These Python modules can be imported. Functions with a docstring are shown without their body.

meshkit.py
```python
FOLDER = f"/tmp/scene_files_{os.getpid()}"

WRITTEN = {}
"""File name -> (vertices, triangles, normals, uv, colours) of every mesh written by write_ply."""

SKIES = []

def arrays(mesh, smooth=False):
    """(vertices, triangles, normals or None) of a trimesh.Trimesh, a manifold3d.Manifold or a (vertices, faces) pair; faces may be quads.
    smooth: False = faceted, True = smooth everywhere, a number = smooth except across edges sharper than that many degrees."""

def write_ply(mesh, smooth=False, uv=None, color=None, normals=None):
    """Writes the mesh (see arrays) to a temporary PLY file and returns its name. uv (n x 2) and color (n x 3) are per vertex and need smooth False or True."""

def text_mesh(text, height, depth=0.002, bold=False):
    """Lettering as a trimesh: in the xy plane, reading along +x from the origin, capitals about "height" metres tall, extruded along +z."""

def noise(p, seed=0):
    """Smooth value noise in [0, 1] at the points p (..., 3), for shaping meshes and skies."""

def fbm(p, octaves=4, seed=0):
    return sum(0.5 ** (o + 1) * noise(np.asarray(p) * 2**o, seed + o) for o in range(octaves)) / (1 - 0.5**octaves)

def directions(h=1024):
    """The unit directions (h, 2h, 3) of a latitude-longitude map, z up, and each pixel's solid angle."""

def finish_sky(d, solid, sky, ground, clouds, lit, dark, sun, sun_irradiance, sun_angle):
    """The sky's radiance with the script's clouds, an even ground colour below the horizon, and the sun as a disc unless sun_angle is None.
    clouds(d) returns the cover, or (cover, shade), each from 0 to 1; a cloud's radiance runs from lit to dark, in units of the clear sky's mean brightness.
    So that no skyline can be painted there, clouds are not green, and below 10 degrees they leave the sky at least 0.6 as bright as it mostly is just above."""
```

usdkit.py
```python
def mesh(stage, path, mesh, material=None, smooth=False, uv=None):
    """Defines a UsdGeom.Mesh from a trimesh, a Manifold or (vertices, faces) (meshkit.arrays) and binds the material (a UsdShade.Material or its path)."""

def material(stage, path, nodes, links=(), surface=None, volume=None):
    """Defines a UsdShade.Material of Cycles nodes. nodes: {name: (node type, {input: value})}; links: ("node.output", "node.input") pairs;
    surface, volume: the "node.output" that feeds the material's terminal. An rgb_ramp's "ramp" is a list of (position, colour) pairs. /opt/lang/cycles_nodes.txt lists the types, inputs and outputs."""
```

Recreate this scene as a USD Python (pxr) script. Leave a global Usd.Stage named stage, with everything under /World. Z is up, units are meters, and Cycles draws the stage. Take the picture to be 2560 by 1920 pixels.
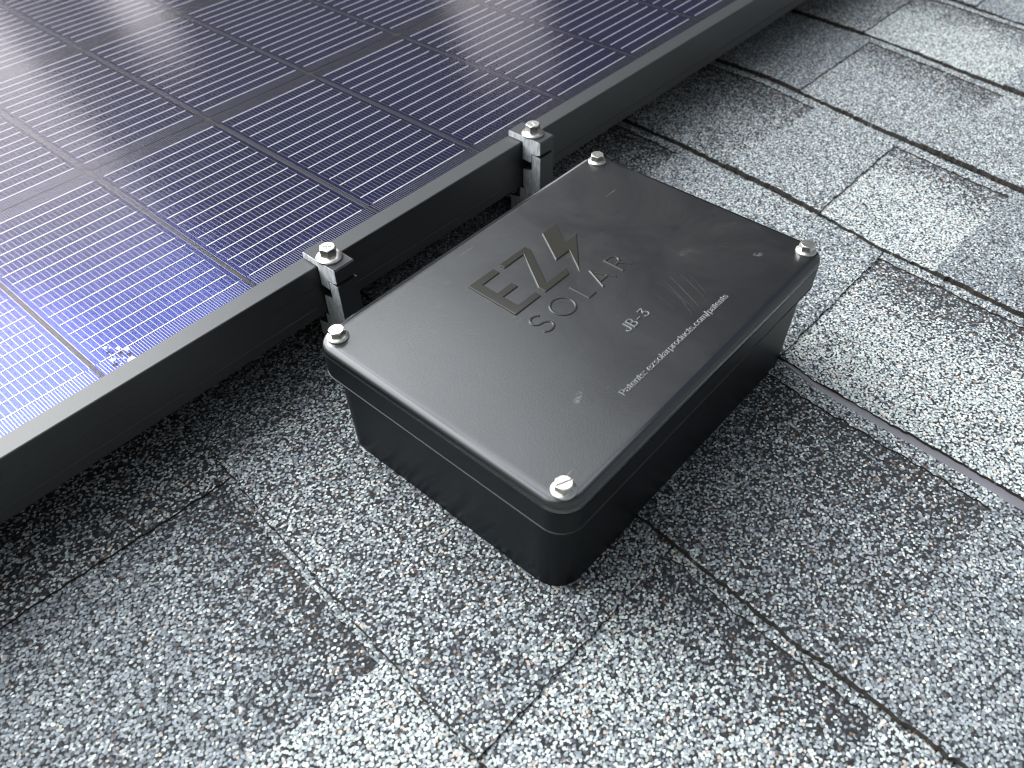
import math, random
import numpy as np, trimesh, usdkit, meshkit
from pxr import Usd, UsdGeom, UsdLux, UsdShade, Gf, Sdf, Vt
from shapely.geometry import Polygon, LineString, box as sbox
from shapely.ops import unary_union
from shapely import affinity

stage = Usd.Stage.CreateInMemory()
UsdGeom.SetStageUpAxis(stage, UsdGeom.Tokens.z)
UsdGeom.SetStageMetersPerUnit(stage, 1.0)
world = UsdGeom.Xform.Define(stage, '/World')
stage.SetDefaultPrim(world.GetPrim())
UsdGeom.Scope.Define(stage, '/World/Looks')
rng = np.random.default_rng(7)
MM = 0.001

# The roof slopes up towards +y by 18.4 degrees. "Roof coordinates" are x along the courses,
# y up the slope, z off the roof; TILT turns them into the world.
PITCH = math.radians(18.4)
cp, sp = math.cos(PITCH), math.sin(PITCH)
LIFT = 4.0                                            # the roof stands this high above the lawn
TILT = np.array([[1, 0, 0], [0, cp, -sp], [0, sp, cp]])

# ------------------------------------------------------------------ camera
CAM = np.array([193.415, -273.668, 341.899]) * MM
RC = np.array([[0.75232, 0.65869, -0.01229], [0.47038, -0.55012, -0.69001], [-0.46126, 0.51333, -0.72369]])
u_, s_, v_ = np.linalg.svd(RC); RC = u_ @ v_
FPX = 2026.92
cam = UsdGeom.Camera.Define(stage, '/World/camera')
right, up, back = TILT @ RC[0], TILT @ -RC[1], TILT @ -RC[2]
cpos = TILT @ CAM + [0, 0, LIFT]
cam.AddTransformOp().Set(Gf.Matrix4d(*right, 0, *up, 0, *back, 0, *cpos, 1))
cam.CreateFocalLengthAttr(6.0)
cam.CreateHorizontalApertureAttr(6.0 * 2560 / FPX)
cam.CreateVerticalApertureAttr(6.0 * 1920 / FPX)
cam.CreateFStopAttr(2.3)
cam.CreateFocusDistanceAttr(0.43)
cam.CreateClippingRangeAttr(Gf.Vec2f(0.01, 2000))
cam.CreateExposureAttr(0.15)

# ------------------------------------------------------------------ sky and sun
GLOW = 17.0
SUN_AZ = math.radians(-14)        # measured from -x towards +y
SUN_EL = math.radians(37)
to_sun = np.array([-math.cos(SUN_AZ) * math.cos(SUN_EL), math.sin(SUN_AZ) * math.cos(SUN_EL), math.sin(SUN_EL)])
M = {}
def mat(name, nodes, links=(), surface=None, volume=None):
    M[name] = usdkit.material(stage, '/World/Looks/' + name, nodes, links, surface, volume)
    return M[name]
mat('sky_look', {                                      # blue overhead, bright broken cloud lower down, brightest around the veiled sun
    'sky': ('sky_texture', {'sky_type': 'single_scattering', 'sun_disc': False, 'sun_elevation': SUN_EL,
                            'sun_rotation': math.atan2(to_sun[0], to_sun[1]), 'altitude': 200.0, 'aerosol_density': 1.5}),
    'tc': ('texture_coordinate', {}), 'xyz': ('separate_xyz', {}),
    'map': ('mapping', {'scale': (1.0, 1.0, 1.6), 'location': (0.35, 0.2, 0.0)}),
    'n': ('noise_texture', {'scale': 2.1, 'detail': 6.0, 'roughness': 0.55, 'distortion': 0.3}),
    'low': ('map_range', {'from_min': 0.5, 'from_max': 0.97, 'to_min': 0.30, 'to_max': 0.0, 'clamp': True}),
    'sum': ('math', {'math_type': 'add'}),
    'cover': ('rgb_ramp', {'ramp': [(0.0, (0.15,) * 3), (0.42, (0.25,) * 3), (0.66, (1.0,) * 3), (1.0, (1.0,) * 3)]}),
    'n2': ('noise_texture', {'scale': 4.0, 'detail': 5.0, 'roughness': 0.6}),
    'cloud': ('rgb_ramp', {'ramp': [(0.3, (2.5, 2.62, 2.75)), (0.7, (3.8, 3.97, 4.1))]}),
    'dot': ('vector_math', {'math_type': 'dot_product', 'vector2': tuple(to_sun)}),
    'glow': ('map_range', {'range_type': 'smoothstep', 'from_min': 0.48, 'from_max': 1.0, 'to_min': 1.0, 'to_max': GLOW, 'clamp': True}),
    'cg': ('mix', {'mix_type': 'multiply', 'fac': 1.0}), 'gcol': ('combine_xyz', {}),
    'mix': ('mix', {}),
    'bg': ('background_shader', {'strength': 0.1})},
    [('tc.generated', 'map.vector'), ('map.vector', 'n.vector'), ('tc.generated', 'xyz.vector'), ('xyz.z', 'low.value'), ('n.fac', 'sum.value1'), ('low.result', 'sum.value2'),
     ('sum.value', 'cover.fac'), ('map.vector', 'n2.vector'), ('n2.fac', 'cloud.fac'), ('tc.generated', 'dot.vector1'), ('dot.value', 'glow.value'),
     ('glow.result', 'gcol.x'), ('glow.result', 'gcol.y'), ('glow.result', 'gcol.z'), ('cloud.color', 'cg.color1'), ('gcol.vector', 'cg.color2'),
     ('cover.color', 'mix.fac'), ('sky.color', 'mix.color1'), ('cg.color', 'mix.color2'), ('mix.color', 'bg.color')], surface='bg.background')
sky = UsdLux.DomeLight.Define(stage, '/World/sky')
UsdShade.MaterialBindingAPI.Apply(sky.GetPrim()).Bind(M['sky_look'])
sun = UsdLux.DistantLight.Define(stage, '/World/sun')
sun.CreateNormalizeAttr(True); sun.CreateIntensityAttr(0.22); sun.CreateAngleAttr(20.0); sun.CreateColorAttr(Gf.Vec3f(1.0, 0.97, 0.93))
zx = np.cross([0, 0, 1], to_sun); zx /= np.linalg.norm(zx); zy = np.cross(to_sun, zx)
sun.AddTransformOp().Set(Gf.Matrix4d(*zx, 0, *zy, 0, *to_sun, 0, 0, 0, 20, 1))

# ------------------------------------------------------------------ helpers
def numbered(parent, name):
    p, k = f'{parent}/{name}', 0
    while stage.GetPrimAtPath(p if not k else f'{p}_{k:03d}'): k += 1
    return p if not k else f'{p}_{k:03d}'
counts = {}
def fresh(parent, name):
    k = counts.get((parent, name), 0); counts[(parent, name)] = k + 1
    return f'{parent}/{name}' if not k else f'{parent}/{name}_{k:03d}'
def tag(prim, **kw):
    for k, v in kw.items(): prim.SetCustomDataByKey(k, v)
def thing(name, loc=(0, 0, 0), tilt=True, **kw):
    """An Xform whose children are given in roof coordinates (metres) from loc."""
    x = UsdGeom.Xform.Define(stage, fresh('/World', name))
    T = TILT if tilt else np.eye(3)
    t = T @ np.array(loc, float) + ([0, 0, LIFT] if tilt else [0, 0, 0])
    x.AddTransformOp().Set(Gf.Matrix4d(*T[:, 0], 0, *T[:, 1], 0, *T[:, 2], 0, *t, 1))
    tag(x.GetPrim(), **kw)
    return str(x.GetPath())
def part(parent, name, mesh, m, smooth=False, **kw):
    p = usdkit.mesh(stage, fresh(parent, name), mesh, M[m], smooth)
    tag(p.GetPrim(), **kw)
    return str(p.GetPath())
def boxm(x0, x1, y0, y1, z0, z1):
    return trimesh.creation.box(bounds=[[x0, y0, z0], [x1, y1, z1]])
def extrude_xz(poly, y0, y1):
    """A polygon in the x-z plane drawn out along y."""
    m = trimesh.creation.extrude_polygon(poly, y1 - y0, engine='earcut')
    v = m.vertices.copy()
    m2 = trimesh.Trimesh(np.c_[v[:, 0], y1 - v[:, 2], v[:, 1]], m.faces, process=False)
    m2.fix_normals()
    return m2
def cat(ms): return trimesh.util.concatenate(ms)

# ------------------------------------------------------------------ materials
def plain(name, color, rough, metallic=0.0, **kw):
    mat(name, {'p': ('principled_bsdf', {'base_color': color, 'roughness': rough, 'metallic': metallic, **kw})}, surface='p.BSDF')

# mineral granules in asphalt: every granule one Voronoi cell with a colour of its own; the share of
# pale and of charcoal granules is a property of each spot of the shingle (vertex primvars)
mat('granules', {
    'tc': ('texture_coordinate', {}),
    'wob': ('noise_texture', {'scale': 620.0, 'detail': 1.0}),
    'wmix': ('vector_math', {'math_type': 'multiply_add', 'vector2': (0.0013, 0.0013, 0.0)}),
    'vs': ('mapping', {'scale': (1.0, 0.85, 1.0), 'rotation': (0, 0, 0.5)}),
    'vo': ('voronoi_texture', {'dimensions': '2D', 'scale': 840.0, 'feature': 'f1', 'randomness': 1.0}),
    'sep': ('separate_color', {}),
    'grey': ('rgb_ramp', {'ramp': [(0.0, (0.055, 0.060, 0.066)), (0.25, (0.135, 0.150, 0.164)), (0.55, (0.205, 0.230, 0.250)), (0.85, (0.29, 0.318, 0.34)), (1.0, (0.37, 0.40, 0.42))]}),
    'pale': ('rgb_ramp', {'ramp': [(0.0, (0.31, 0.345, 0.335)), (0.5, (0.47, 0.515, 0.50)), (0.93, (0.66, 0.69, 0.67)), (0.95, (0.45, 0.34, 0.27)), (1.0, (0.52, 0.42, 0.34))]}),
    'char': ('rgb_ramp', {'ramp': [(0.0, (0.012, 0.012, 0.014)), (0.6, (0.028, 0.029, 0.032)), (0.92, (0.055, 0.055, 0.06)), (0.95, (0.16, 0.10, 0.07)), (1.0, (0.18, 0.12, 0.08))]}),
    'apale': ('attribute', {'attribute': 'pale'}),
    'adark': ('attribute', {'attribute': 'dark'}),
    'aedge': ('attribute', {'attribute': 'edge'}),
    'patch': ('noise_texture', {'scale': 28.0, 'detail': 3.0}),
    'pm': ('math', {'math_type': 'multiply_add', 'value2': 0.34, 'value3': -0.17}),
    'padd': ('math', {'math_type': 'add'}),
    'isp': ('math', {'math_type': 'less_than'}),
    'isd': ('math', {'math_type': 'less_than'}),
    'm1': ('mix', {}), 'm2': ('mix', {}),
    'gap': ('map_range', {'from_min': 0.66, 'from_max': 0.48, 'to_min': 0.0, 'to_max': 1.0, 'clamp': True}),
    'm3': ('mix', {'color1': (0.014, 0.013, 0.012)}),
    'm4': ('mix', {'color2': (0.022, 0.018, 0.013)}),
    'hmul': ('math', {'math_type': 'multiply_add', 'value2': 0.55}),
    'inv': ('math', {'math_type': 'multiply_add', 'value2': -0.6, 'value3': 0.6}),
    'bump': ('bump', {'strength': 0.45, 'distance': 0.0010}),
    'p': ('principled_bsdf', {'roughness': 0.82, 'specular_ior_level': 0.35})},
    [('tc.object', 'wmix.vector3'), ('tc.object', 'wob.vector'), ('wob.color', 'wmix.vector1'), ('wmix.vector', 'vs.vector'),
     ('vs.vector', 'vo.vector'), ('vo.color', 'sep.color'),
     ('sep.r', 'grey.fac'), ('sep.r', 'pale.fac'), ('sep.r', 'char.fac'),
     ('tc.object', 'patch.vector'), ('patch.fac', 'pm.value1'), ('pm.value', 'padd.value1'), ('apale.fac', 'padd.value2'),
     ('sep.g', 'isp.value1'), ('padd.value', 'isp.value2'), ('sep.b', 'isd.value1'), ('adark.fac', 'isd.value2'),
     ('isd.value', 'm1.fac'), ('grey.color', 'm1.color1'), ('char.color', 'm1.color2'),
     ('isp.value', 'm2.fac'), ('m1.color', 'm2.color1'), ('pale.color', 'm2.color2'),
     ('vo.distance', 'gap.value'), ('gap.result', 'm3.fac'), ('m2.color', 'm3.color2'),
     ('aedge.fac', 'm4.fac'), ('m3.color', 'm4.color1'), ('m4.color', 'p.base_color'),
     ('vo.distance', 'inv.value1'), ('sep.r', 'hmul.value1'), ('inv.value', 'hmul.value3'), ('hmul.value', 'bump.height'), ('bump.normal', 'p.normal')],
    surface='p.BSDF')
plain('sealant', (0.13, 0.125, 0.14), 0.32)
plain('deck_felt', (0.02, 0.02, 0.022), 0.9)

plain('frame_black', (0.012, 0.0125, 0.013), 0.42, ior=1.62)
plain('backsheet_black', (0.012, 0.011, 0.011), 0.6)
plain('clamp_black', (0.05, 0.05, 0.052), 0.42, 0.5)
mat('cut_aluminium', {
    'tc': ('texture_coordinate', {}), 'map': ('mapping', {'scale': (1.0, 1.0, 0.35), 'rotation': (0, 0.6, 0)}),
    'n': ('noise_texture', {'scale': 420.0, 'detail': 5.0, 'roughness': 0.65}),
    'c': ('rgb_ramp', {'ramp': [(0.3, (0.30, 0.31, 0.33)), (0.5, (0.55, 0.56, 0.58)), (0.7, (0.74, 0.73, 0.71))]}),
    'b': ('bump', {'strength': 0.4, 'distance': 0.0004}),
    'p': ('principled_bsdf', {'metallic': 0.4, 'roughness': 0.42})},
    [('tc.object', 'map.vector'), ('map.vector', 'n.vector'), ('n.fac', 'c.fac'), ('c.color', 'p.base_color'), ('n.fac', 'b.height'), ('b.normal', 'p.normal')], surface='p.BSDF')
mat('stainless', {
    'tc': ('texture_coordinate', {}), 'n': ('noise_texture', {'scale': 500.0, 'detail': 4.0}),
    'c': ('rgb_ramp', {'ramp': [(0.35, (0.58, 0.56, 0.52)), (0.65, (0.74, 0.715, 0.67))]}),
    'b': ('bump', {'strength': 0.15, 'distance': 0.0003}),
    'p': ('principled_bsdf', {'metallic': 1.0, 'roughness': 0.27})},
    [('tc.object', 'n.vector'), ('n.fac', 'c.fac'), ('c.color', 'p.base_color'), ('n.fac', 'b.height'), ('b.normal', 'p.normal')], surface='p.BSDF')
mat('lid_plastic', {                                   # textured black plastic with dust and scuffs
    'tc': ('texture_coordinate', {}),
    'g': ('noise_texture', {'scale': 1150.0, 'detail': 2.0}),
    'b': ('bump', {'strength': 0.5, 'distance': 0.00008}),
    'wav': ('noise_texture', {'scale': 26.0, 'detail': 2.0}),
    'b2': ('bump', {'strength': 0.03, 'distance': 0.001}),
    'd': ('noise_texture', {'scale': 17.0, 'detail': 6.0, 'roughness': 0.62, 'distortion': 0.6}),
    'dr': ('rgb_ramp', {'ramp': [(0.45, (0.003, 0.0031, 0.0035)), (0.66, (0.0045, 0.0045, 0.0048)), (0.76, (0.035, 0.035, 0.035))]}),
    'rr': ('map_range', {'from_min': 0.3, 'from_max': 0.75, 'to_min': 0.23, 'to_max': 0.31, 'clamp': True}),
    'sm': ('mapping', {'rotation': (0, 0, 0.5), 'scale': (1.0, 0.045, 1.0)}),
    'sn': ('noise_texture', {'scale': 1100.0, 'detail': 2.0, 'distortion': 0.4}),
    'sr': ('rgb_ramp', {'ramp': [(0.715, (0, 0, 0)), (0.75, (1, 1, 1))]}),
    'sd': ('noise_texture', {'scale': 30.0, 'detail': 2.0}),
    'sdr': ('rgb_ramp', {'ramp': [(0.54, (0, 0, 0)), (0.64, (1, 1, 1))]}),
    'smul': ('mix', {'mix_type': 'multiply', 'fac': 1.0}),
    'mixs': ('mix', {'color2': (0.10, 0.10, 0.10)}),
    's1': ('mapping', {'mapping_type': 'texture', 'location': (0.0512, -0.0714, 0.0747), 'rotation': (0, 0, 0.45), 'scale': (0.0020, 0.0052, 1.0)}),
    's2': ('mapping', {'mapping_type': 'texture', 'location': (0.0600, 0.0733, 0.0747), 'rotation': (0, 0, -0.6), 'scale': (0.002, 0.0035, 1.0)}),
    'l1': ('vector_math', {'math_type': 'length'}), 'l2': ('vector_math', {'math_type': 'length'}), 'lmin': ('math', {'math_type': 'minimum'}),
    'lm': ('map_range', {'from_min': 1.0, 'from_max': 0.2, 'to_min': 0.0, 'to_max': 1.0, 'clamp': True}),
    'ln': ('noise_texture', {'scale': 700.0, 'detail': 4.0}), 'lr': ('map_range', {'from_min': 0.42, 'from_max': 0.62, 'clamp': True}), 'lmul': ('math', {'math_type': 'multiply'}),
    'mixd': ('mix', {'color2': (0.085, 0.083, 0.09)}),
    'p': ('principled_bsdf', {'ior': 1.78})},
    [('tc.object', 'g.vector'), ('tc.object', 'wav.vector'), ('wav.fac', 'b2.height'), ('b2.normal', 'b.normal'), ('g.fac', 'b.height'), ('b.normal', 'p.normal'),
     ('tc.object', 'd.vector'), ('d.fac', 'dr.fac'), ('d.fac', 'rr.value'), ('rr.result', 'p.roughness'),
     ('tc.object', 'sm.vector'), ('sm.vector', 'sn.vector'), ('sn.fac', 'sr.fac'), ('tc.object', 'sd.vector'), ('sd.fac', 'sdr.fac'),
     ('sr.color', 'smul.color1'), ('sdr.color', 'smul.color2'), ('smul.color', 'mixs.fac'), ('dr.color', 'mixs.color1'),
     ('tc.object', 's1.vector'), ('tc.object', 's2.vector'), ('s1.vector', 'l1.vector1'), ('s2.vector', 'l2.vector1'), ('l1.value', 'lmin.value1'), ('l2.value', 'lmin.value2'), ('lmin.value', 'lm.value'),
     ('tc.object', 'ln.vector'), ('ln.fac', 'lr.value'), ('lr.result', 'lmul.value1'), ('lm.result', 'lmul.value2'), ('lmul.value', 'mixd.fac'), ('mixs.color', 'mixd.color1'), ('mixd.color', 'p.base_color')], surface='p.BSDF')
plain('body_plastic', (0.0045, 0.0052, 0.0065), 0.36, specular_ior_level=0.10)
plain('gloss_plastic', (0.005, 0.0054, 0.0062), 0.10, ior=1.85)
plain('seam_catchlight', (0.06, 0.06, 0.06), 0.5)  # grey that paints the thin catch-light along the lid seam
plain('highlit_letter_plastic', (0.10, 0.10, 0.10), 0.25, ior=1.9)  # black plastic painted paler: the highlight on the small strokes is in the colour
plain('letter_plastic', (0.014, 0.013, 0.011), 0.14, ior=1.58)

# silicon: navy with an anti-reflection lustre, printed silver fingers across the strings
X_EDGE, COLW, Y0, PY = -143.4 * MM, 182.0 * MM, -199.1 * MM, 91.70 * MM
BB0, NBB = 12.3, 16
BBP = (182.0 - 2 * BB0) / (NBB - 1)
mat('silicon', {
    'tc': ('texture_coordinate', {}), 'xyz': ('separate_xyz', {}),
    'u': ('math', {'math_type': 'subtract', 'value2': X_EDGE}),
    'u2': ('math', {'math_type': 'divide', 'value2': COLW}),
    'uf': ('math', {'math_type': 'fraction'}),
    'ua': ('math', {'math_type': 'subtract', 'value2': -0.5}),        # uf is negative-going: use |.| around the middle
    'uw': ('math', {'math_type': 'floored_modulo', 'value2': 1.0}),
    'uc': ('math', {'math_type': 'subtract', 'value2': 0.5}),
    'uabs': ('math', {'math_type': 'absolute'}),
    'margin': ('math', {'math_type': 'greater_than', 'value2': 0.5 - (BB0 + 0.2) / 182.0}),
    'vv': ('math', {'math_type': 'subtract', 'value2': Y0}),
    'per': ('math', {'math_type': 'multiply_add', 'value2': 1.0, 'value3': 1.0}),
    'v2': ('math', {'math_type': 'divide', 'value2': PY / 30.0}),
    'v3': ('math', {'math_type': 'multiply'}),
    'vf': ('math', {'math_type': 'floored_modulo', 'value2': 1.0}),
    'vc': ('math', {'math_type': 'subtract', 'value2': 0.5}),
    'vabs': ('math', {'math_type': 'absolute'}),
    'thr': ('math', {'math_type': 'multiply', 'value2': 0.055}),
    'fing': ('math', {'math_type': 'less_than'}),
    'nz': ('noise_texture', {'scale': 300.0, 'detail': 3.0}),
    'col': ('rgb_ramp', {'ramp': [(0.3, (0.005, 0.0053, 0.019)), (0.7, (0.009, 0.0095, 0.034))]}),
    'mcol': ('mix', {'color2': (0.004, 0.004, 0.006)}),
    'b': ('bump', {'strength': 0.18, 'distance': 0.0004}),
    'pc': ('principled_bsdf', {'roughness': 0.5, 'specular_ior_level': 0.1}),
    'gl': ('glossy_bsdf', {'color': (0.020, 0.035, 0.185), 'roughness': 0.15}),
    'ad': ('mix_closure', {'fac': 0.6}),
    'silver': ('principled_bsdf', {'base_color': (0.22, 0.22, 0.26), 'roughness': 0.28, 'metallic': 0.85}),
    'out': ('mix_closure', {})},
    [('tc.object', 'xyz.vector'), ('xyz.x', 'u.value1'), ('u.value', 'u2.value1'), ('u2.value', 'uw.value1'), ('uw.value', 'uc.value1'), ('uc.value', 'uabs.value1'), ('uabs.value', 'margin.value1'),
     ('xyz.y', 'vv.value1'), ('vv.value', 'v2.value1'), ('margin.value', 'per.value1'), ('v2.value', 'v3.value1'), ('per.value', 'v3.value2'),
     ('v3.value', 'vf.value1'), ('vf.value', 'vc.value1'), ('vc.value', 'vabs.value1'), ('per.value', 'thr.value1'), ('vabs.value', 'fing.value1'), ('thr.value', 'fing.value2'),
     ('tc.object', 'nz.vector'), ('nz.fac', 'col.fac'), ('col.color', 'mcol.color1'), ('margin.value', 'mcol.fac'), ('mcol.color', 'pc.base_color'),
     ('nz.fac', 'b.height'), ('b.normal', 'gl.normal'),
     ('pc.BSDF', 'ad.closure1'), ('gl.BSDF', 'ad.closure2'), ('ad.closure', 'out.closure1'), ('silver.BSDF', 'out.closure2'), ('fing.value', 'out.fac')], surface='out.closure')
plain('ribbon', (0.75, 0.75, 0.76), 0.38, 0.5)
mat('panel_glass', {
    'tc': ('texture_coordinate', {}), 'n': ('noise_texture', {'scale': 700.0, 'detail': 2.0}),
    'b': ('bump', {'strength': 0.045, 'distance': 0.0004}),
    'f': ('fresnel', {'IOR': 1.19}), 't': ('transparent_bsdf', {'color': (0.97, 0.97, 0.97)}),
    'g': ('glossy_bsdf', {'color': (1.0, 0.89, 0.91), 'roughness': 0.15}), 'm': ('mix_closure', {})},
    [('tc.object', 'n.vector'), ('n.fac', 'b.height'), ('b.normal', 'g.normal'), ('f.fac', 'm.fac'), ('t.BSDF', 'm.closure1'), ('g.BSDF', 'm.closure2')], surface='m.closure')
plain('white_paint', (0.85, 0.85, 0.84), 0.4)
plain('stand_in_wall_dark', (0.03, 0.028, 0.03), 0.8)
plain('siding_tan', (0.42, 0.33, 0.27), 0.8)
mat('lawn', {'tc': ('texture_coordinate', {}), 'n': ('noise_texture', {'scale': 0.6, 'detail': 6.0}),
             'c': ('rgb_ramp', {'ramp': [(0.35, (0.05, 0.07, 0.03)), (0.7, (0.09, 0.11, 0.05))]}), 'p': ('principled_bsdf', {'roughness': 0.95})},
    [('tc.object', 'n.vector'), ('n.fac', 'c.fac'), ('c.color', 'p.base_color')], surface='p.BSDF')

# ------------------------------------------------------------------ ground
g = usdkit.mesh(stage, '/World/ground', (np.array([[-400, -400, 0], [400, -400, 0], [400, 400, 0], [-400, 400, 0.0]]), np.array([[0, 1, 2, 3]])), M['lawn'])
tag(g.GetPrim(), kind='structure')

# ------------------------------------------------------------------ unseen wall added for the dark shapes mirrored in panel and lid
def polar(az, d): a = math.radians(az); return np.array([-math.cos(a) * d, math.sin(a) * d])
hx = UsdGeom.Xform.Define(stage, '/World/stand_in_wall')
tag(hx.GetPrim(), label='tall dark stand-in wall with two open gaps, added out of view for its reflection in the panel', category='house')
H = '/World/stand_in_wall'
A0, A1 = polar(8.6, 9.0), polar(74, 3.6)
def wallbox(p0, p1, z0, z1, thick, off=0.0):
    d = (p1 - p0) / np.linalg.norm(p1 - p0); nrm = np.array([-d[1], d[0]])
    if nrm @ p0 < 0: nrm = -nrm                                    # away from the roof
    a, b = p0 - nrm * off, p1 - nrm * off
    base = np.array([a, b, b + nrm * thick, a + nrm * thick])
    v = np.vstack([np.c_[base, np.full(4, z0)], np.c_[base, np.full(4, z1)]])
    f = np.array([[0, 3, 2, 1], [4, 5, 6, 7], [0, 1, 5, 4], [1, 2, 6, 5], [2, 3, 7, 6], [3, 0, 4, 7]])
    return v, f
def on_wall(az):
    a = math.radians(az); d = np.array([-math.cos(a), math.sin(a)]); e = A1 - A0
    t = np.linalg.solve(np.array([d, -e]).T, A0); return d * t[0]
def rise(az, el): return LIFT + 0.2 + np.linalg.norm(on_wall(az)) * math.tan(math.radians(el))
TOPW = LIFT + 9.5
for a, b, z0, el in ((8.6, 12.6, 0.0, 44.5), (12.6, 17.5, rise(15, 28), 45), (17.5, 26.0, 0.0, 48), (26.0, 34.0, 0.0, 54), (34.0, 44.0, rise(39, 39), 63), (44.0, 70.0, 0.0, 70), (70.0, 100.0, 0.0, 72)):
    part(H, 'wall', wallbox(on_wall(a), on_wall(b), z0, rise((a + b) / 2, el), 0.35), 'stand_in_wall_dark')

# ------------------------------------------------------------------ roof
roof = thing('roof', kind='structure')
part(roof, 'roof_deck', boxm(-3.0, 2.6, -2.0, 3.2, -0.10, -0.0092), 'deck_felt')
LINES = {0: [(-39.2, 685.6), (37.2, 668.3)], 1: [(-156.7, 556.3), (-68.2, 548.0), (0, 534.5), (85.7, 516.9)],
         2: [(-155.9, 408.2), (-99.5, 404.9), (29.2, 380.3), (134.7, 364.1)],
         3: [(-154.9, 259.7), (-103.4, 258.4), (-4.5, 246.8), (32.9, 241.2), (86.0, 229.7), (180.3, 220.6)],
         4: [(-155, 110), (85.5, 88.0), (110.6, 84.3), (171.8, 80.0), (227.0, 76.1)],
         5: [(-155, -34), (83.0, -58.2), (130.0, -64.4), (162.1, -68.0), (250.4, -73.8)],
         6: [(-155.6, -173.0), (-91.4, -179.2), (-66.9, -182.4), (-21.3, -186.7), (3.4, -187.8), (40.5, -192.2), (95.7, -197.6)],
         7: [(-150, -313), (-50.3, -321.5), (50, -330.4)]}
def line_y(k, x):
    x = np.asarray(x, float)
    if k < 0: return line_y(0, x) + 143.0 * (-k)
    if k > 7: return line_y(7, x) - 143.0 * (k - 7)
    p = np.array(LINES[k])
    y = np.interp(x, p[:, 0], p[:, 1])
    s = -0.10 if k > 1 else -0.15
    y = np.where(x < p[0, 0], p[0, 1] + s * (x - p[0, 0]) * 0.7, y)
    y = np.where(x > p[-1, 0], p[-1, 1] + s * (x - p[-1, 0]) * 0.7, y)
    wav = 1.3 * np.sin(x / 61.0 + k * 1.7) + 0.7 * np.sin(x / 23.0 + k * 2.9)
    return y + 0.5 * wav
def course_z(k, x, y, raised):
    t = (y - line_y(k + 1, x)) / (line_y(k, x) - line_y(k + 1, x))
    z = 3.0 - 4.6 * t + 0.8 * np.sin(x / 83.0 + 1.3 * k) * (1 - t)
    return z - (0.0 if raised else 1.5)
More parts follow.
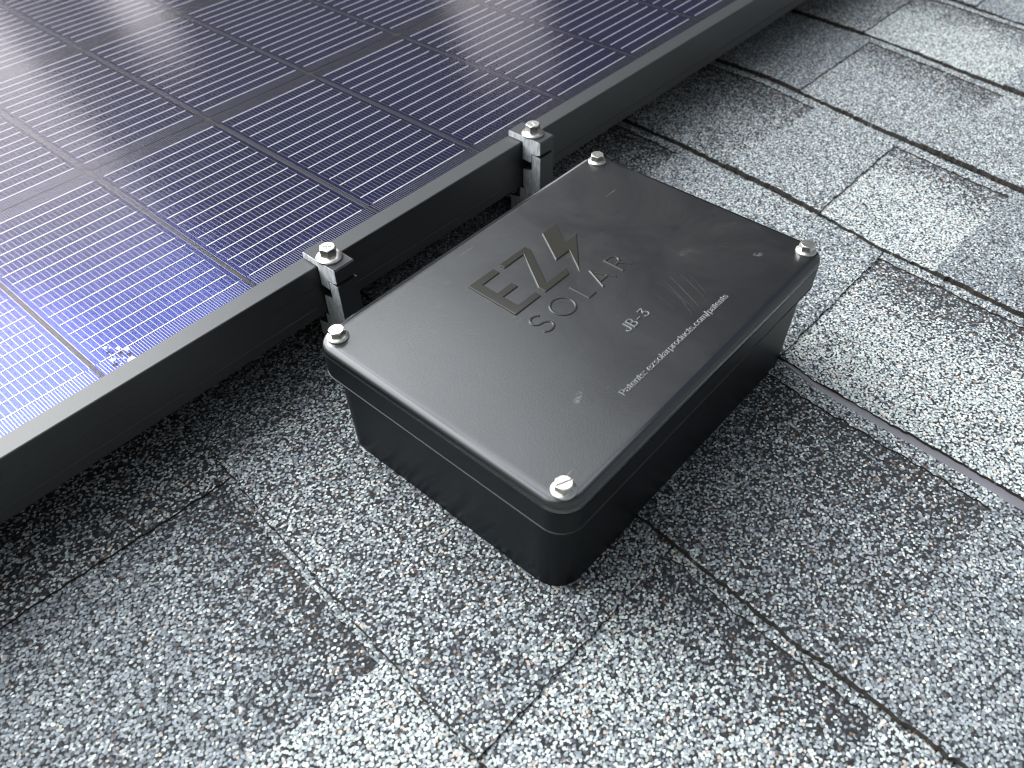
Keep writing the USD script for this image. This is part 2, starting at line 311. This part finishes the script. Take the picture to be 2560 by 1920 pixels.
def slab(k, xl, xr, top, bot, raised, pale, dark, step, thick=3.6):
    """One piece of shingle: xl, xr, top, bot are functions giving its edges in mm."""
    w = abs(xr(0.5) - xl(0.5)); h = abs(float(np.mean(top(np.array([xl(1), xr(1)])) - bot(np.array([xl(0), xr(0)])))))
    nx, ny = max(2, int(w / step)), max(2, int(h / step))
    tt = np.linspace(0, 1, ny + 1)[:, None]; ss = np.linspace(0, 1, nx + 1)[None, :]
    lx, rx = xl(tt), xr(tt)
    X = lx + (rx - lx) * ss
    Y = bot(X) + (top(X) - bot(X)) * tt
    n = lambda sd, sc: meshkit.noise(np.stack([X * sc + sd, Y * sc, 0 * X + k], -1), sd) - 0.5
    edge = np.minimum(np.minimum(tt * h, (1 - tt) * h), np.minimum(ss * w, (1 - ss) * w))
    near = np.clip(1 - edge / 4.0, 0, 1)
    X = X + near * 1.5 * n(3, 0.42) + near * 0.8 * n(9, 0.13)
    Y = Y + near * 2.2 * n(5, 0.42) + near * 0.9 * n(8, 0.11)
    Z = course_z(k, X, Y, raised) + 0.8 * n(11, 0.05) + 0.35 * n(12, 0.35) - 0.35 * near
    T = np.broadcast_to(tt, X.shape)
    P = pale(X, T); D = dark(X, T)
    v = np.stack([X, Y, Z], -1).reshape(-1, 3)
    idx = np.arange((ny + 1) * (nx + 1)).reshape(ny + 1, nx + 1)
    f = np.stack([idx[:-1, :-1], idx[:-1, 1:], idx[1:, 1:], idx[1:, :-1]], -1).reshape(-1, 4)
    ring = np.r_[idx[0, :-1], idx[:-1, -1], idx[-1, :0:-1], idx[:0:-1, 0]]
    low = v[ring] - [0, 0, thick]; top_ring = v[ring]
    n0 = len(v)
    v = np.vstack([v, top_ring, low]); m = len(ring); i = np.arange(m); j = (i + 1) % m
    f = np.vstack([f, np.stack([n0 + i, n0 + m + i, n0 + m + j, n0 + j], -1)])
    P = np.r_[P.ravel(), np.zeros(2 * m)]; D = np.r_[D.ravel(), np.ones(2 * m)]; E = np.r_[np.zeros(n0), np.full(2 * m, 0.8)]
    return v * MM, f, P, D, E
def shingle(*a, **kw):
    v, f, P, D, E = slab(*a)
    path = part(roof, 'shingle', (v, f), 'granules', **kw)
    api = UsdGeom.PrimvarsAPI(stage.GetPrimAtPath(path))
    for nme, arr in (('pale', P), ('dark', D), ('edge', E)):
        api.CreatePrimvar(nme, Sdf.ValueTypeNames.FloatArray, 'vertex').Set(Vt.FloatArray.FromNumpy(arr.astype(np.float32)))
const = lambda c: (lambda t: c + 0 * np.asarray(t, float))
def slant(x_top, x_bot): return lambda t: x_bot + (x_top - x_bot) * np.asarray(t, float)
TONE = {'blue': (0.13, 0.12), 'bluepale': (0.30, 0.12), 'pale': (0.50, 0.24), 'vpale': (0.64, 0.2), 'mix': (0.25, 0.34), 'olive': (0.22, 0.62), 'dark': (0.12, 0.36)}
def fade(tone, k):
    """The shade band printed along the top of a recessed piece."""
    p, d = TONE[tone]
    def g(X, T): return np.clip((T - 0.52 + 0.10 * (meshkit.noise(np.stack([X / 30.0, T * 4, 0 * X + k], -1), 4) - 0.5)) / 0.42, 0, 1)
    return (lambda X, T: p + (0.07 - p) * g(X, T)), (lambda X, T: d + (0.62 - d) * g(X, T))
def flat(tone): p, d = TONE[tone]; return (lambda X, T: p + 0 * X), (lambda X, T: d + 0 * X)
# (right end at the top, at the bottom, raised?, tone, depth of the rim strip at its top)
ROWS = {
    0: [(-73, -75, 1, 'mix', 0), (70, 66, 0, 'vpale', 8), (230, 226, 1, 'blue', 0)],
    1: [(-64, -66, 1, 'blue', 0), (74, 50, 0, 'bluepale', 9), (215, 214, 1, 'bluepale', 0)],
    2: [(-43, -51, 0, 'mix', 9), (34, 32, 1, 'bluepale', 0), (129, 121, 0, 'vpale', 11), (270, 268, 1, 'blue', 0)],
    3: [(-91, -98, 0, 'mix', 8), (86, 83, 1, 'bluepale', 0), (292, 290, 0, 'vpale', 8)],
    4: [(20, 20, 1, 'blue', 0), (219, 201, 0, 'dark', 14), (380, 380, 1, 'blue', 0)],
    5: [(-100, -104, 0, 'dark', 6), (107, 104, 1, 'mix', 0), (219, 214, 0, 'pale', 5), (330, 330, 1, 'pale', 0)],
    6: [(-94, -100, 1, 'olive', 0), (44, 26, 0, 'blue', 4), (190, 190, 1, 'vpale', 0)],
    7: [(-60, -60, 0, 'mix', 6), (110, 110, 1, 'bluepale', 0)]}
XMIN, XMAX = -520.0, 760.0
tones = ['blue', 'bluepale', 'pale', 'vpale', 'mix', 'dark']
for k in range(-3, 10):
    row = list(ROWS.get(k, []))
    r2 = random.Random(100 + k)
    x = row[-1][0] if row else -300.0
    if not row: row = [(-300.0, -300.0, 1, 'blue', 0)]
    up_ = not row[-1][2]
    while x < XMAX:
        x += r2.uniform(95, 190)
        row.append((x, x - (0 if up_ else 8), int(up_), r2.choice(tones), 9)); up_ = not up_
    a_t = a_b = XMIN
    for (b_t, b_b, raised, tone, rim) in row:
        vis = (-260 < b_t) and (a_t < 330) and -1 <= k <= 7
        step = 2.6 if vis else 14.0
        top, bot = (lambda X, k=k: line_y(k, X) + 5.0), (lambda X, k=k: line_y(k + 1, X))
        L, Rr = slant(a_t, a_b), slant(b_t, b_b)
        if raised:
            pf_, df_ = flat(tone)
            shingle(k, L, Rr, top, bot, True, pf_, df_, step)
        else:
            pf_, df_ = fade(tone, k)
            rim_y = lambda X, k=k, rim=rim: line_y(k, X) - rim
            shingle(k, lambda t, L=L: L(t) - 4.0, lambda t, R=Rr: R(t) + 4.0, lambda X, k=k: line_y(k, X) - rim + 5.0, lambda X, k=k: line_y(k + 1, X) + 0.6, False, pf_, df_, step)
            rp_, rd_ = flat('bluepale')
            shingle(k, const(a_t + 0.3), const(b_t + 1.0), top, rim_y, True, rp_, rd_, step)
        a_t, a_b = b_t, b_b
# the strip of sealant that shows below one butt edge
xs = np.linspace(86, 320, 60)
wd = np.interp(xs, [86, 110, 240, 320], [0.6, 2.4, 4.0, 4.2]) * (1 + 0.10 * np.sin(xs / 7.0))
y1 = line_y(4, xs) + 2.0; y0 = line_y(4, xs) - 1.2 - wd
zs = course_z(4, xs, y0 + 1.0, True)
prof = []
for fr, dz in ((0.0, -0.2), (0.15, 0.55), (0.5, 0.95), (0.85, 0.8), (1.0, 0.5)):
    prof.append(np.c_[xs, y0 + (y1 - y0) * fr, zs + dz])
vv = np.vstack(prof) * MM; nn = len(xs)
ff = [[r * nn + i, r * nn + i + 1, (r + 1) * nn + i + 1, (r + 1) * nn + i] for r in range(4) for i in range(nn - 1)]
part(roof, 'sealant_strip', (vv, np.array(ff)), 'sealant', smooth=True, label='smooth grey sealant strip showing below a shingle edge')

# ------------------------------------------------------------------ solar panel
PX0, PX1, PYA, PYB = -0.1293 - 1.134, -0.1293, -0.86, 0.90
panel = thing('solar_panel', label='dark blue framed solar panel lying along the left of the roof', category='solar panel')
def rail_profile():
    return Polygon([(-141.5, 60.0), (-130.0, 60.0), (-129.5, 59.75), (-129.3, 59.2), (-129.3, 47.4), (-129.42, 47.1), (-129.3, 46.8), (-129.3, 33.9), (-128.75, 33.6), (-128.75, 33.2),
                    (-129.1, 32.9), (-129.1, 26.6), (-129.4, 26.3), (-161, 26.3), (-161, 28.0), (-132, 28.0), (-132, 55.5), (-141.5, 55.5), (-141.7, 57.0), (-141.7, 59.8)])
rp = affinity.scale(rail_profile(), MM, MM, origin=(0, 0))
part(panel, 'frame_rail', extrude_xz(rp, PYA, PYB), 'frame_black')
rl = affinity.scale(rp, -1, 1, origin=((PX0 + PX1) / 2, 0))
part(panel, 'frame_rail', extrude_xz(rl, PYA, PYB), 'frame_black')
part(panel, 'frame_rail', boxm(PX0 + 0.0125, PX1 - 0.0125, PYA, PYA + 0.012, 0.0263, 0.0598), 'frame_black')
part(panel, 'frame_rail', boxm(PX0 + 0.0125, PX1 - 0.0125, PYB - 0.012, PYB, 0.0263, 0.0598), 'frame_black')
part(panel, 'backsheet', boxm(PX0 + 0.004, PX1 - 0.004, PYA + 0.004, PYB - 0.004, 0.0555, 0.0562), 'backsheet_black')
ZC = 0.0566
def strips(rects, z0, z1): return cat([boxm(a, b, c, d, z0, z1) for a, b, c, d in rects])
for col in range(6):
    xr = X_EDGE - col * COLW - 0.0010; xl = X_EDGE - (col + 1) * COLW + 0.0010
    for row in range(-7, 12):
        ya = Y0 + row * PY + 0.0011; yb = Y0 + (row + 1) * PY - 0.0011
        if ya < PYA + 0.013 or yb > PYB - 0.013: continue
        ch = 0.0015
        outline = Polygon([(xl + ch, ya), (xr - ch, ya), (xr, ya + ch), (xr, yb - ch), (xr - ch, yb), (xl + ch, yb), (xl, yb - ch), (xl, ya + ch)])
        c = trimesh.creation.extrude_polygon(outline, 0.0002, engine='earcut'); c.apply_translation([0, 0, ZC - 0.0002])
        cell = part(panel, 'solar_cell', c, 'silicon')
        rects = []
        for b in range(NBB):
            bx = X_EDGE - col * COLW - (BB0 + b * BBP) * MM
            rects.append((bx - 0.00031, bx + 0.00031, ya + 0.0024 + rng.uniform(0, .0016), yb - 0.0024 - rng.uniform(0, .0016)))
        part(cell, 'busbar_wires', strips(rects, ZC + 0.00002, ZC + 0.00022), 'ribbon')
part(panel, 'front_glass', (np.array([[PX0 + 0.005, PYA + 0.005, 0.0584], [PX1 - 0.005, PYA + 0.005, 0.0584], [PX1 - 0.005, PYB - 0.005, 0.0584], [PX0 + 0.005, PYB - 0.005, 0.0584]]), np.array([[0, 1, 2, 3]])), 'panel_glass')
def blob(x, y, z, r, seed, h=0.12, sq=1.0):
    rr = np.random.default_rng(seed); a = np.linspace(0, 2 * np.pi, 18, endpoint=False)
    rad = r * (1 + 0.10 * np.sin(2 * a + rr.uniform(0, 6)) + 0.06 * np.sin(3 * a + rr.uniform(0, 6)))
    o = np.c_[x + rad * np.cos(a) * sq, y + rad * np.sin(a), np.full(18, z)]
    inn = np.c_[x + 0.7 * rad * np.cos(a) * sq, y + 0.7 * rad * np.sin(a), np.full(18, z + h)]
    v = np.vstack([o, inn, [[x, y, z + h * 1.15]]]) * MM; i = np.arange(18); j = (i + 1) % 18
    return v, np.vstack([np.c_[i, j, 18 + j], np.c_[i, 18 + j, 18 + i], np.c_[18 + i, 18 + j, np.full(18, 36)]])
SPOTS = [(263, 868.5, 1.05), (274, 869.2, .5), (295, 869.5, 1.15), (316.8, 871.8, 1.35), (281.5, 898.5, 1.35), (328, 897, 1.9), (309.5, 894.5, .55), (303, 875, .4), (297, 896, .35), (303, 908.5, .45), (298, 874.5, .4), (282, 888, .3)]
def unproject(px, z):
    d = RC.T @ np.array([(px[0] - 1280) / FPX, (px[1] - 960) / FPX, 1.0]); c = CAM / MM
    return c + d * (z - c[2]) / d[2]
for q, (sx, sy, r) in enumerate(SPOTS):
    P = unproject((sx, sy), 58.6)
    part(panel, 'paint_spot', blob(P[0], P[1], 58.45, r, q), 'white_paint', smooth=60)

# ------------------------------------------------------------------ bolts
def hexhead(af, h, cham=0.12, slot=False, cross=False):
    """A hexagon head with a chamfered top, in mm, standing on z = 0."""
    import manifold3d as m3
    r = af / math.sqrt(3)
    hexa = m3.Manifold.cylinder(h, r, r, 6)
    cone = m3.Manifold.revolve(m3.CrossSection([[(0, -1), (r * 1.2, -1), (r * 1.2, h - (r * 1.2 - af * 0.47) * 0.62), (af * 0.47, h), (0, h)]]), 48)
    b = hexa ^ cone
    if slot: b = b - m3.Manifold.cube([af * 1.5, 0.75, 1.2], True).translate([0, 0, h])
    if cross:
        for a in (0, 90):
            b = b - m3.Manifold.cube([af * 0.55, 0.5, 0.5], True).rotate([0, 0, a + 20]).translate([0, 0, h])
    return b
def flange(r, h):
    import manifold3d as m3
    return m3.Manifold.revolve(m3.CrossSection([[(0, 0), (r, 0), (r, h * 0.35), (r * 0.93, h * 0.6), (r * 0.62, h), (0, h)]]), 56)
def place(mm, x, y, z, rz):
    v, f, _ = meshkit.arrays(mm)
    c, s = math.cos(rz), math.sin(rz)
    return np.c_[(v[:, 0] * c - v[:, 1] * s + x) * MM, (v[:, 0] * s + v[:, 1] * c + y) * MM, (v[:, 2] + z) * MM], f

# ------------------------------------------------------------------ clamps
top_prof = Polygon([(-141.2, 63.9), (-140.9, 64.4), (-114.2, 64.4), (-113.4, 63.6), (-113.4, 55.2), (-115.6, 54.5), (-116.2, 53.9), (-121, 53.9), (-121, 47.2), (-128.6, 47.4), (-128.6, 60.2), (-141.2, 60.2)])
leg_prof = Polygon([(-116.0, 53.3), (-113.2, 53.0), (-113.0, 6.0), (-107, 6.0), (-107, 3.4), (-140, 3.4), (-140, 14.0), (-131.5, 16.0), (-131.2, 24.5), (-127.5, 24.5), (-127.5, 25.8), (-128.2, 26.0), (-128.2, 40.0), (-120.6, 41.6), (-120.6, 53.3)])
for i, (ya, yb, lab) in enumerate(((-76.3, -62.0, 'nearer of the two silver bolted clamps, beside the left corner of the box'),
                                   (99.7, 114.0, 'farther silver bolted clamp, beside the upper corner of the box'))):
    cl = thing('panel_clamp', label=lab, category='clamp', group='clamps gripping the panel frame')
    sc = lambda P: affinity.scale(P, MM, MM, origin=(0, 0))
    for nme, prf, o in (('top_clamp', top_prof, 0.0), ('lower_bracket', leg_prof, 0.15)):
        body = sc(prf)
        pp = part(cl, nme, extrude_xz(body, (ya + 0.35) * MM, (yb - o) * MM), 'clamp_black')
        part(pp, 'cut_face', extrude_xz(sc(prf.buffer(-0.12)), ya * MM, (ya + 0.34) * MM), 'cut_aluminium', label='bare mottled aluminium face')
    bx, by = -125.4, (ya + yb) / 2 - 0.3
    b = part(cl, 'clamp_bolt', place(hexhead(8.6, 5.6, cross=True), bx, by, 66.2, 0.35 + 0.5 * i), 'stainless', smooth=28)
    part(b, 'bolt_flange', place(flange(7.5, 2.4), bx, by, 64.42, 0), 'stainless', smooth=40)

# ------------------------------------------------------------------ junction box
CX, CY = 8.0, -11.3
boxp = thing('junction_box', label='black plastic junction box with a bolted lid standing on the shingles', category='junction box')
def rrect(hw, hl, r, n=10):
    o = []
    for (sx, sy, a0) in ((1, 1, 0), (-1, 1, 90), (-1, -1, 180), (1, -1, 270)):
        for a in np.radians(np.linspace(a0, a0 + 90, n + 1)):
            o.append((CX + sx * (hw - r) + r * math.cos(a), CY + sy * (hl - r) + r * math.sin(a)))
    return np.array(o)
def loft(levels, cap_top=True, cap_bottom=True):
    """levels: (hw, hl, r, z) from the bottom up."""
    rings = [np.c_[rrect(a, b, r), np.full(44, z)] for a, b, r, z in levels]
    n = len(rings[0]); v = list(np.vstack(rings)); f = []
    for k in range(len(rings) - 1):
        for i in range(n):
            j = (i + 1) % n
            f += [[k * n + i, k * n + j, (k + 1) * n + j], [k * n + i, (k + 1) * n + j, (k + 1) * n + i]]
    if cap_bottom:
        c = len(v); v.append((CX, CY, levels[0][3])); f += [[c, (i + 1) % n, i] for i in range(n)]
    if cap_top:
        c = len(v); v.append((CX, CY, levels[-1][3])); o = (len(rings) - 1) * n; f += [[c, o + i, o + (i + 1) % n] for i in range(n)]
    return np.array(v) * MM, np.array(f)
ZT = 74.6
HW, HL = 79.4, 113.4
part(boxp, 'body', loft([(75.4, 108.6, 14, -2.5), (76.8, 110.6, 17, 50), (77.0, 110.8, 17, 58)]), 'body_plastic', smooth=30)
CR = 12.5
lv = [(HW - 1.2, HL - 1.2, CR - 1, 55.0), (HW - 0.35, HL - 0.35, CR - .4, 55.3), (HW - 0.1, HL - 0.1, CR, 56.0), (HW, HL, CR, ZT - 5.6)]
RF = 4.5
lv.append((HW - 1.0, HL - 1.0, CR - 0.8, ZT - 4.9))
lid = part(boxp, 'lid', loft(lv), 'body_plastic', smooth=50)
rim = [(HW - 0.3, HL - 0.3, CR, ZT - RF - 0.6), (HW + 0.02, HL + 0.02, CR, ZT - RF - 0.4), (HW + 0.02, HL + 0.02, CR, ZT - RF)]
for a in np.radians([10, 20, 30, 40, 50, 60, 70, 80, 90]):
    ins = RF * (1 - math.cos(a)); rim.append((HW - ins, HL - ins, CR - ins * 0.8, ZT - RF + RF * math.sin(a)))
rim.append((HW - RF - 0.8, HL - RF - 0.8, CR - RF * 0.8 - 0.6, ZT))
part(lid, 'rounded_rim', loft(rim, cap_bottom=False), 'gloss_plastic', smooth=True)
part(lid, 'textured_top', loft([(HW - RF + 0.4, HL - RF + 0.4, CR - RF * 0.8 + 0.2, ZT - 0.15), (HW - RF - 0.1, HL - RF - 0.1, CR - RF * 0.8, ZT + 0.03), (HW - RF - 2, HL - RF - 2, 6, ZT + 0.05)]), 'lid_plastic', smooth=50)
part(boxp, 'seam', loft([(HW - 0.5, HL - 0.5, CR - .5, 54.7), (HW + 0.02, HL + 0.02, CR, 54.8), (HW + 0.02, HL + 0.02, CR, 55.0), (HW - 0.5, HL - 0.5, CR - .5, 55.1)]), 'seam_catchlight')
# raised lettering: X runs up the roof (+y), Y runs towards the panel (-x); origin the lid's centre
from scipy import ndimage
from PIL import Image, ImageDraw
def emboss(shape, h, bev, res):
    """A raised shape with sloping, rounded edges: heights on a grid from the distance to its outline (mm)."""
    x0, y0, x1, y1 = shape.bounds; x0 -= .3; y0 -= .3; x1 += .3; y1 += .3
    SS = 4; W_, H_ = int((x1 - x0) / res) + 2, int((y1 - y0) / res) + 2
    im = Image.new('L', (W_ * SS, H_ * SS)); dr = ImageDraw.Draw(im)
    tp = lambda c: [((x - x0) / res * SS, (y - y0) / res * SS) for x, y in c]
    for gq in getattr(shape, 'geoms', [shape]):
        dr.polygon(tp(gq.exterior.coords), fill=255)
        for q in gq.interiors: dr.polygon(tp(q.coords), fill=0)
    on = np.asarray(im) > 127
    d = (ndimage.distance_transform_edt(on) - ndimage.distance_transform_edt(~on)) * res / SS
    d = ndimage.gaussian_filter(d, SS * 0.35)[SS // 2::SS, SS // 2::SS]
    t = np.clip(d / bev + 0.35, 0, 1); Z = h * np.sin(t * np.pi / 2) ** 1.3
    ny, nx = d.shape
    Y, X = np.mgrid[0:ny, 0:nx]; v = np.stack([x0 + (X + .5) * res, y0 + (Y + .5) * res, Z], -1).reshape(-1, 3)
    idx = np.arange(ny * nx).reshape(ny, nx)
    keep = (Z[:-1, :-1] > 0) | (Z[1:, :-1] > 0) | (Z[:-1, 1:] > 0) | (Z[1:, 1:] > 0)
    q = np.stack([idx[:-1, :-1], idx[:-1, 1:], idx[1:, 1:], idx[1:, :-1]], -1)[keep]
    used = np.unique(q); remap = np.zeros(len(v), int); remap[used] = np.arange(len(used))
    return v[used], remap[q]
def letter(shape, h, name, bev=0.5, res=0.16, m='letter_plastic'):
    v, f = emboss(shape, h, bev, res)
    part(lid, name, (np.c_[CX - v[:, 1], CY + v[:, 0], ZT + 0.03 + v[:, 2]] * MM, f), m, smooth=True)
Eshape = Polygon([(-35.9, 47.2), (-36.4, 14.3), (-17.0, 14.3), (-16.7, 18.3), (-30.1, 18.3), (-30.1, 28.1), (-18.9, 28.1), (-18.9, 32.4), (-30.0, 32.4), (-29.8, 42.5), (-16.7, 42.6), (-16.7, 47.2)])
Zshape = Polygon([(-12.6, 47.1), (-12.4, 43.1), (3.0, 43.1), (-13.1, 19.1), (-13.3, 14.3), (6.2, 14.3), (9.2, 18.6), (-7.2, 18.7), (8.8, 42.7), (8.5, 47.1)])
Bshape = Polygon([(36.2, 47.6), (24.1, 47.7), (10.5, 26.7), (21.6, 26.7), (11.3, 11.5), (36.4, 33.3), (26.5, 33.5)])
for s in (Eshape, Zshape): letter(s, 0.75, 'letter')
letter(Bshape, 0.75, 'lightning_emblem')
ST = 0.62
def stroke(pts, w=ST): return LineString(pts).buffer(w, cap_style=2, join_style=2)
def arc(cx, cy, rx, ry, a0, a1, n=26): return [(cx + rx * math.cos(a), cy + ry * math.sin(a)) for a in np.radians(np.linspace(a0, a1, n))]
YB, YT = -5.6, 7.4; YM = (YB + YT) / 2
letter(stroke(arc(-32.4, 4.0, 3.6, 3.1, 20, 262) + arc(-32.6, -2.4, 4.0, 3.25, 82, -158)), 0.55, 'letter')
letter(LineString(arc(-15.8, YM, 6.6, 6.5, 0, 360, 48)).buffer(ST), 0.55, 'letter')
letter(stroke([(-2.2, YT), (-2.2, YB + ST), (3.8, YB + ST)]), 0.55, 'letter')
letter(unary_union([stroke([(9.6, YB), (15.0, YT - .6), (20.4, YB)]), stroke([(11.7, -1.6), (18.3, -1.6)])]), 0.55, 'letter')
letter(unary_union([stroke([(27.0, YB), (27.0, YT)]), stroke([(27.0, YT - ST), (30.2, YT - ST)] + arc(30.2, 3.7, 3.5, 3.1, 90, -90) + [(27.0, 0.6)]), stroke([(30.4, 0.6), (34.6, YB)])]), 0.55, 'letter')
def small(text, x0, x1, ybase, cap, h, name, grow):
    """Printed-height lettering: the outlines of the type, fitted between x0 and x1."""
    t = meshkit.text_mesh(text, cap, 1.0)
    tri = t.triangles[t.face_normals[:, 2] > 0.9][:, :, :2]
    shp = unary_union([Polygon(q).buffer(1e-4) for q in tri])
    bx0, _, bx1, _ = shp.bounds
    shp = affinity.affine_transform(shp, [(x1 - x0) / (bx1 - bx0), 0, 0, 1, x0 - bx0 * (x1 - x0) / (bx1 - bx0), ybase]).buffer(grow)
    letter(shp, h, name, 0.22, 0.09, 'highlit_letter_plastic')
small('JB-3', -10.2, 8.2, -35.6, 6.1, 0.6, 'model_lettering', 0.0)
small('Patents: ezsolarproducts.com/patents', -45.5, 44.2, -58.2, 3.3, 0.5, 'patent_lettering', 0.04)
for i, (sx, sy) in enumerate(((-1, -1), (-1, 1), (1, 1), (1, -1))):
    bx, by = CX + sx * 69.9, CY + sy * 103.7
    sc_ = part(boxp, 'lid_screw', place(hexhead(7.3, 4.0, slot=True), bx, by, ZT + 1.0, [0.75, 0.15, 0.3, 1.15][i]), 'stainless', smooth=28)
    part(sc_, 'screw_flange', place(flange(5.5, 1.8), bx, by, ZT + 0.03, 0), 'stainless', smooth=40)

# fine scratches on the lid
plain('scratch_grey', (0.06, 0.06, 0.06), 0.5)
def hair(pts, r):
    pts = np.array(pts); n = len(pts); t = np.gradient(pts, axis=0); t /= np.linalg.norm(t, axis=1)[:, None]
    sd = np.cross(t, [0, 0, 1.0]); sd /= np.linalg.norm(sd, axis=1)[:, None]
    w = 0.5 * r * np.sin(np.linspace(0.15, np.pi - 0.15, n))[:, None]
    v = np.vstack([pts - sd * w, pts + [0, 0, r * 0.6], pts + sd * w]) * MM; f = []
    for i in range(n - 1):
        f += [[i, i + 1, n + i + 1, n + i], [n + i, n + i + 1, 2 * n + i + 1, 2 * n + i]]
    return v, np.array(f)
r3 = random.Random(5)
for (p0, p1, r) in (((1672, 690), (1748, 768), .13), ((1700, 686), (1760, 745), .07), ((1655, 700), (1715, 760), .07), ((1640, 706), (1740, 778), .07), ((1725, 690), (1768, 738), .06), ((1690, 740), (1730, 790), .08), ((1630, 720), (1690, 772), .05),
                    ((1580, 425), (1606, 440), .10), ((1795, 615), (1822, 620), .12), ((1872, 560), (1905, 577), .06), ((1500, 610), (1560, 618), .05), ((1240, 600), (1290, 588), .06)):
    a, b = unproject(p0, ZT + 0.08), unproject(p1, ZT + 0.08); d = b - a; k = np.array([-d[1], d[0], 0]) * r3.uniform(-0.07, 0.07)
    ts = np.linspace(0, 1, 14)[:, None]
    part(lid, 'scratch', hair(a + d * ts + k * np.sin(ts * np.pi) + 0.2 * k * np.sin(ts * 9), r), 'scratch_grey')
